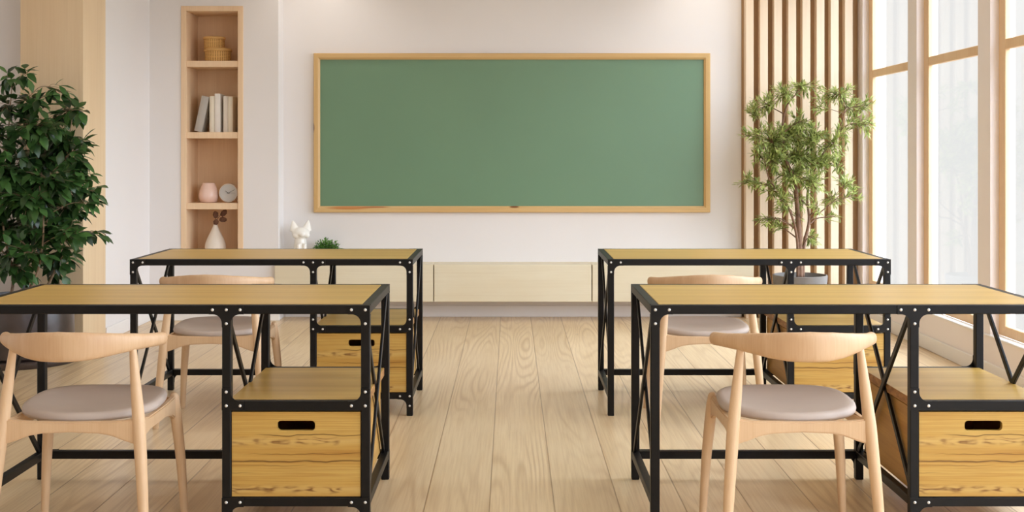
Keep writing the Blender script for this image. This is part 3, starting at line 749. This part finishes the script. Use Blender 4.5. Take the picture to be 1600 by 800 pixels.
def make_desk(label, loc):
    r = thing('desk', label, 'desk', loc, 0, 'pine topped desks with black steel frames')
    hw, hd = DW/2, DD/2; B = M['black']
    # legs
    for sx in (-hw+T/2, XD, hw-T/2):
        for sy in (-1, 1):
            yy = sy*(hd-T/2)
            o = bx('leg', (sx-T/2, yy-T/2, 0), (sx+T/2, yy+T/2, DH-T), B, r, .0025)
    # top frame
    bx('top_rail', (-hw, -hd, DH-T), (hw, -hd+T, DH), B, r, .003); bx('top_rail', (-hw, hd-T, DH-T), (hw, hd, DH), B, r, .003)
    bx('top_rail', (-hw, -hd+T, DH-T), (-hw+T, hd-T, DH), B, r, .002); bx('top_rail', (hw-T, -hd+T, DH-T), (hw, hd-T, DH), B, r, .002)
    bx('tabletop', (-hw+T, -hd+T, DH-.024), (hw-T, hd-T, DH+.0006), M['desk_top'], r, .0012)
    # bottom rails
    xl0, xl1, xd0, xd1, xr0, xr1 = -hw, -hw+T, XD-T/2, XD+T/2, hw-T, hw
    def rail(n, lo, hi): bx(n, lo, hi, B, r, .002)
    rail('bottom_rail', (xl1, hd-T, BZ0), (xd0, hd-.002, BZ1)); rail('bottom_rail', (xd1, hd-T, BZ0), (xr0, hd-.002, BZ1)); rail('bottom_rail', (xd1, -hd+.002, BZ0), (xr0, -hd+T, BZ1))
    for a, b in ((xl0, xl1), (xd0, xd1), (xr0, xr1)): rail('bottom_rail', (a+.001, -hd+T, BZ0), (b-.001, hd-T, BZ1))
    rail('shelf_rail', (xd1, -hd+.001, MZ0), (xr0, -hd+T, MZ1)); rail('shelf_rail', (xd1, hd-T, MZ0), (xr0, hd-.001, MZ1))
    # cross braces in the three upright planes
    for xc in (-hw+T/2, XD, hw-T/2):
        za, zb = BZ1-.004, DH-T+.004; ya, yb = -hd+T, hd-T
        for s, off in ((1, -.0052), (-1, .0052)):
            bm = bmesh.new()
            p0 = Vector((xc+off, s*ya, zb)); p1 = Vector((xc+off, s*yb, za))
            d = (p1-p0).normalized()
            bar(bm, p0, p1, .022, .010, Vector((1, 0, 0)), .0016)
            obj('cross_brace', bm, B, r)
    # shelf board and drawer
    bm = bmesh.new(); box(bm, (xd1-.012, -hd+T+.0005, MZ0+.003), (xr0+.012, hd-T-.0005, MZ1+.0004), .001)
    for f in bm.faces:
        if abs(f.calc_center_median().x-(xd1-.012)) < .002 or abs(f.calc_center_median().x-(xr0+.012)) < .002: f.material_index = 1
    obj('shelf', bm, [M['desk_shelf'], M['endgrain']], r)
    dx0, dx1, dz0, dz1, dy0 = xd1+.002, xr0-.002, BZ1+.003, MZ0-.004, -hd+.005
    t = .016
    bm = bmesh.new()
    box(bm, (dx0, dy0+t, dz0), (dx0+t, hd-T-.004, dz1-.004)); box(bm, (dx1-t, dy0+t, dz0), (dx1, hd-T-.004, dz1-.004))
    box(bm, (dx0+t, dy0+t, dz0), (dx1-t, hd-T-.004, dz0+t)); box(bm, (dx0+t, hd-T-.004-t, dz0+t), (dx1-t, hd-T-.004, dz1-.004))
    dr = obj('drawer', bm, M['drawer_side'], r)
    # front with a slotted hand hole
    bm = bmesh.new(); cx, cz, hwid, hh, rr = (dx0+dx1)/2, .3485, .063, .0165, .012
    outer = [(dx0, dz0), (dx1, dz0), (dx1, dz1), (dx0, dz1)]; inner = []
    for (sx, sz, a0) in ((1, -1, -90), (1, 1, 0), (-1, 1, 90), (-1, -1, 180)):
        for k in range(7):
            a = math.radians(a0+15*k); inner.append((cx+sx*(hwid-rr)+rr*math.cos(a), cz+sz*(hh-rr)+rr*math.sin(a)))
    def loop(pts, y):
        v = [bm.verts.new((p[0], y, p[1])) for p in pts]
        return v, [bm.edges.new((v[i], v[(i+1) % len(v)])) for i in range(len(v))]
    L = {}
    for y in (dy0, dy0+t):
        vo, eo = loop(outer, y); vi, ei = loop(inner, y); L[y] = (vo, vi)
        bmesh.ops.triangle_fill(bm, use_beauty=True, use_dissolve=False, edges=eo+ei)
    for q in (0, 1):
        a, b = L[dy0][q], L[dy0+t][q]; n = len(a)
        for i in range(n): bm.faces.new((a[i], a[(i+1) % n], b[(i+1) % n], b[i]))
    obj('drawer_front', bm, M['drawer'], dr)
    # gussets and rivets on the front, plain gussets at the back
    zt, zm, zb = DH-T/2, MZ1-T/2, BZ0+T/2
    s = .046
    G = [(-hw+T/2, zt, 'RD', [(1, -1)], [(0, 0), (s, 0), (0, -s)]),
         (XD, zt, 'LRD', [(-1, -1), (1, -1)], [(0, 0), (-s, 0), (s, 0), (0, -s)]),
         (hw-T/2, zt, 'LD', [(-1, -1)], [(0, 0), (-s, 0), (0, -s)]),
         (XD, zm, 'RU', [(1, 1)], [(0, 0), (s, 0), (0, s)]), (hw-T/2, zm, 'LU', [(-1, 1)], [(0, 0), (-s, 0), (0, s)]),
         (XD, zb, 'RD', [(1, -1)], [(0, 0), (s, 0), (0, -s)]), (hw-T/2, zb, 'LD', [(-1, -1)], [(0, 0), (-s, 0), (0, -s)])]
    for gx, gz, arms, fil, riv in G:
        g = obj('gusset_plate', gusset_bm(gx, gz, arms, fil, -hd, -1), B, r)
        for dx, dz in riv: obj('rivet', rivet_bm(gx+dx, -hd-.0028, gz+dz), M['rivet'], g, True)
    GB = G+[(-hw+T/2, zb, 'RD', [(1, -1)], [])]
    for gx, gz, arms, fil, riv in GB:
        if gx == XD and gz == zb: arms, fil = 'LRD', [(-1, -1), (1, -1)]
        obj('gusset_plate', gusset_bm(gx, gz, arms, fil, hd, 1), B, r)
    return r
D1, D2, DX = 4.043, 5.821, 1.144
desk = make_desk('pine desk on black steel frame, row away from the chalkboard, bookcase side', (-DX, D1+DD/2, 0))
dup(desk, (DX, D1+DD/2, 0), 'pine desk on black steel frame, row away from the chalkboard, window side')
dup(desk, (-DX, D2+DD/2, 0), 'pine desk on black steel frame, row nearer the chalkboard, bookcase side')
dup(desk, (DX, D2+DD/2, 0), 'pine desk on black steel frame, row nearer the chalkboard, window side')

# ------------------------------------------------------------------ chairs
def make_chair(label, loc):
    r = thing('chair', label, 'chair', loc, 0, 'pale wooden chairs with taupe seats')
    Wd = M['chair']
    for s in (-1, 1):
        pts = curve([(s*.243, -.222, 0), (s*.230, -.205, .20), (s*.2135, -.186, .40), (s*.200, -.176, .53), (s*.187, -.166, .655)], 5)
        rad = [interp([(0, .0135), (.2, .0175), (.4, .0205), (.53, .0165), (.655, .0105)], p.z) for p in pts]
        bm = bmesh.new(); tube(bm, pts, rad, 18); auto_smooth(obj('leg', bm, Wd, r))
        pts = curve([(s*.243, .236, 0), (s*.232, .226, .2), (s*.218, .214, .36), (s*.214, .210, .418), (s*.2135, .2095, .430)], 5)
        rad = [interp([(0, .0125), (.2, .0170), (.34, .0195), (.39, .0185), (.418, .0150), (.427, .011), (.430, .006)], p.z) for p in pts]
        bm = bmesh.new(); tube(bm, pts, rad, 18); auto_smooth(obj('leg', bm, Wd, r))
    # rear rail with arched lower edge
    def rail(poly, dv, to3, bev=.004):
        bm = bmesh.new(); prism(bm, poly, dv, to3)
        bmesh.ops.recalc_face_normals(bm, faces=bm.faces[:])
        es = [e for e in bm.edges if len(e.link_faces) == 2 and e.calc_face_angle(0) > 1.0]
        bmesh.ops.bevel(bm, geom=es, offset=bev, segments=2, affect='EDGES')
        return auto_smooth(obj('apron', bm, Wd, r), 35)
    hw = .212; n = 24
    lower = [(x, interp([(0, .383), (.09, .379), (.13, .372), (.165, .358), (.212, .343)], abs(x))) for x in [-hw+2*hw*k/n for k in range(n+1)]]
    upper = [(x, interp([(0, .415), (.15, .418), (.212, .426)], abs(x))) for x, _ in reversed(lower)]
    rail(lower+upper, (0, .022, 0), lambda p: (p[0], -.197+.0, p[1]))
    lower = [(x, interp([(0, .372), (.15, .370), (.212, .352)], abs(x))) for x in [-hw+2*hw*k/n for k in range(n+1)]]
    rail(lower+[(hw, .412), (-hw, .412)], (0, .020, 0), lambda p: (p[0], .202, p[1]))
    for s in (-1, 1):
        ys_ = [-.185+.395*k/n for k in range(n+1)]
        lower = [(y, interp([(-.185, .343), (-.14, .362), (-.08, .370), (.10, .370), (.16, .358), (.21, .335)], y)) for y in ys_]
        upper = [(y, interp([(-.185, .424), (-.1, .412), (.1, .412), (.21, .420)], y)) for y in reversed(ys_)]
        rail(lower+upper, (s*.020, 0, 0), lambda p: (s*.203, p[0], p[1]))
    # backrest: curved, thick in the middle, rounded ends
    bm = bmesh.new(); rings = []; N = 48; K = 20
    for i in range(N+1):
        u = -1+2*i/N; x = .253*u
        y = -.290+.222*abs(u)**2.1
        top = interp([(0, .711), (.3, .707), (.55, .698), (.75, .689), (.9, .681), (1, .679)], abs(u))
        bot = interp([(0, .618), (.25, .619), (.45, .624), (.6, .630), (.75, .635), (.9, .637), (1, .637)], abs(u))
        hz = (top-bot)/2; zc = (top+bot)/2
        hy = interp([(0, .011), (.5, .012), (.75, .015), (.9, .017), (1, .018)], abs(u))
        # outward normal in plan
        dy = .222*2.1*(abs(u)**1.1)*(1 if u > 0 else -1)/.253
        tn = Vector((1, dy, 0)).normalized(); nm = Vector((-tn.y, tn.x, 0))
        e = interp([(0, 3.2), (.6, 2.6), (1, 2.2)], abs(u))
        ring = []
        for k in range(K):
            a = 2*PI*k/K; ca, sa = math.cos(a), math.sin(a)
            ring.append((nm*(hy*math.copysign(abs(ca)**(2/e), ca))+Vector((0, 0, hz*math.copysign(abs(sa)**(2/e), sa))), Vector((x, y, zc)), tn))
        rings.append(ring)
    vr = [[bm.verts.new(c+o) for o, c, t in ring] for ring in rings]
    for a, b in zip(vr, vr[1:]):
        for k in range(K): bm.faces.new((a[k], a[(k+1) % K], b[(k+1) % K], b[k]))
    for end, sg in ((0, -1), (-1, 1)):
        prev = vr[end]
        for f, out in ((.9, .006), (.65, .011), (.3, .0135)):
            ring = [bm.verts.new(c+o*f+t*sg*out) for o, c, t in rings[end]]
            for k in range(K): bm.faces.new((prev[k], prev[(k+1) % K], ring[(k+1) % K], ring[k]))
            prev = ring
        bm.faces.new(prev)
    obj('backrest', bm, M['back'], r, True)
    # upholstered seat, dished, wider towards the front
    bm = bmesh.new(); A = 48; prof = []
    def outline(a):
        ca, sa = math.cos(a), math.sin(a)
        n_ = 3.4 if sa > 0 else 2.1
        ry = .205 if sa > 0 else .186
        x = .222*math.copysign(abs(ca)**(2/n_), ca); y = ry*math.copysign(abs(sa)**(2/n_), sa)
        return x, y+.018
    def zt(f, y): return .4515-.017*(1-f*f)+.012*max(0, (y+.02)/.2)*f-.004-.010*max(0, -y/.17)*f
    layers = []
    for f in (.12, .3, .5, .68, .82, .91): layers.append([(f, 'top')]*1)
    rings = []
    for f in (.12, .3, .5, .68, .82, .9):
        rings.append([bm.verts.new((outline(2*PI*k/A)[0]*f, (outline(2*PI*k/A)[1]-.018)*f+.018, zt(f, outline(2*PI*k/A)[1]*f))) for k in range(A)])
    for f, dz in ((.955, -.003), (.985, -.009), (1.0, -.019), (.99, -.029), (.955, -.036), (.9, -.039), (.5, -.039), (.1, -.039)):
        rings.append([bm.verts.new((outline(2*PI*k/A)[0]*f, (outline(2*PI*k/A)[1]-.018)*f+.018, zt(min(f, 1), outline(2*PI*k/A)[1]*f)*(1 if f > .9 and dz > -.0355 else 0)+(.4515 if not (f > .9 and dz > -.0355) else 0)+dz)) for k in range(A)])
    for a, b in zip(rings, rings[1:]):
        for k in range(A): bm.faces.new((a[k], a[(k+1) % A], b[(k+1) % A], b[k]))
    bm.faces.new(rings[0][::-1]); bm.faces.new(rings[-1])
    obj('seat', bm, M['seat'], r, True)
    return r
CH = -.232; CO = -.050
ch = make_chair('pale wooden chair with taupe seat at the bookcase side desk away from the chalkboard', (-DX+CH, D1+CO, 0))
dup(ch, (DX+CH, D1+CO, 0), 'pale wooden chair with taupe seat at the window side desk away from the chalkboard')
dup(ch, (-DX+CH, D2+CO, 0), 'pale wooden chair with taupe seat at the bookcase side desk nearer the chalkboard')
dup(ch, (DX+CH, D2+CO, 0), 'pale wooden chair with taupe seat at the window side desk nearer the chalkboard')

# ------------------------------------------------------------------ light
SKY_BRIGHT = 7.6; FILL = 7; WASH = 17
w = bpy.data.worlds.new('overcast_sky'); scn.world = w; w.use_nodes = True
nt = w.node_tree; bg = nt.nodes['Background']
tc = nt.nodes.new('ShaderNodeTexCoord'); sx = nt.nodes.new('ShaderNodeSeparateXYZ'); nt.links.new(tc.outputs['Generated'], sx.inputs[0])
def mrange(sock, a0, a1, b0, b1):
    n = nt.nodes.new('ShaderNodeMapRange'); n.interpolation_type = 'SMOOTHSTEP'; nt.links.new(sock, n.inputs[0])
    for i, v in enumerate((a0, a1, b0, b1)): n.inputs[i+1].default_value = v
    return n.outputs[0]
# overcast sky: pale through visible windows, boosted out of view to light the room
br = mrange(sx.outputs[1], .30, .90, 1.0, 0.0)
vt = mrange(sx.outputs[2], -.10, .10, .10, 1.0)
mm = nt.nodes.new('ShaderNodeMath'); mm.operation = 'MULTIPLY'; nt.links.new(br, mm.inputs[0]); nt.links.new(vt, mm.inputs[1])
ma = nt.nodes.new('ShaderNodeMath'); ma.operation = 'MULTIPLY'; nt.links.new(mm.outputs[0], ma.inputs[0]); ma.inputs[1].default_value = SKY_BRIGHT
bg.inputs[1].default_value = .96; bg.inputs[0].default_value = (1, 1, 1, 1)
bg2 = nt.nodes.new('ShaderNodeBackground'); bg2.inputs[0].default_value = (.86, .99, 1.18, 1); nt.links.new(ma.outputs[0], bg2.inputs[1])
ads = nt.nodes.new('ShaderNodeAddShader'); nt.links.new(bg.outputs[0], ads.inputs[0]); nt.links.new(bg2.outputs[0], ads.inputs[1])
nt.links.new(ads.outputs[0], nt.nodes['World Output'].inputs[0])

def area(name, loc, rot, sx_, sy_, power, color=(1, 1, 1), portal=False):
    l = bpy.data.lights.new(name, 'AREA'); l.shape = 'RECTANGLE'; l.size = sx_; l.size_y = sy_; l.energy = power; l.color = color
    if portal: l.cycles.is_portal = True
    o = bpy.data.objects.new(name, l); COL.objects.link(o); o.location = loc; o.rotation_euler = rot; return o
for p in pill:
    y0, y1 = p-MOD+.18, p
    if y0 < REAR: continue
    area('window_portal', (RX+.16, (y0+y1)/2, (.247+WT)/2), (0, PI/2, 0), WT-.247, y1-y0, 1, portal=True)
# added fill lights just under the ceiling, unseen, to brighten the room
for yy in (.4, 3.2, 6.0):
    for xx in (-1.9, .9):
        area('ceiling_fill', (xx, yy, CEIL-.01), (0, 0, 0), 1.2, .6, FILL, (.94, .98, 1.0))
for xx in (-1.42, 1.47):
    l = bpy.data.lights.new('wall_washer', 'SPOT'); l.energy = WASH; l.spot_size = math.radians(120); l.spot_blend = .8; l.shadow_soft_size = .04; l.color = (1, .95, .9)
    o = bpy.data.objects.new('wall_washer', l); COL.objects.link(o); o.location = (xx, WALL_Y-.42, CEIL-.02)

# ------------------------------------------------------------------ output
vs = scn.view_settings
scn.display_settings.display_device = 'sRGB'
vs.view_transform = 'Standard'; vs.look = 'None'; vs.gamma = 1.0; vs.use_curve_mapping = False
vs.exposure = 0.0
cy = scn.cycles
cy.use_denoising = True
try: cy.denoiser = 'OPENIMAGEDENOISE'
except Exception: pass
cy.max_bounces = 10; cy.diffuse_bounces = 6; cy.glossy_bounces = 4; cy.transparent_max_bounces = 12
cy.sample_clamp_indirect = 6.0
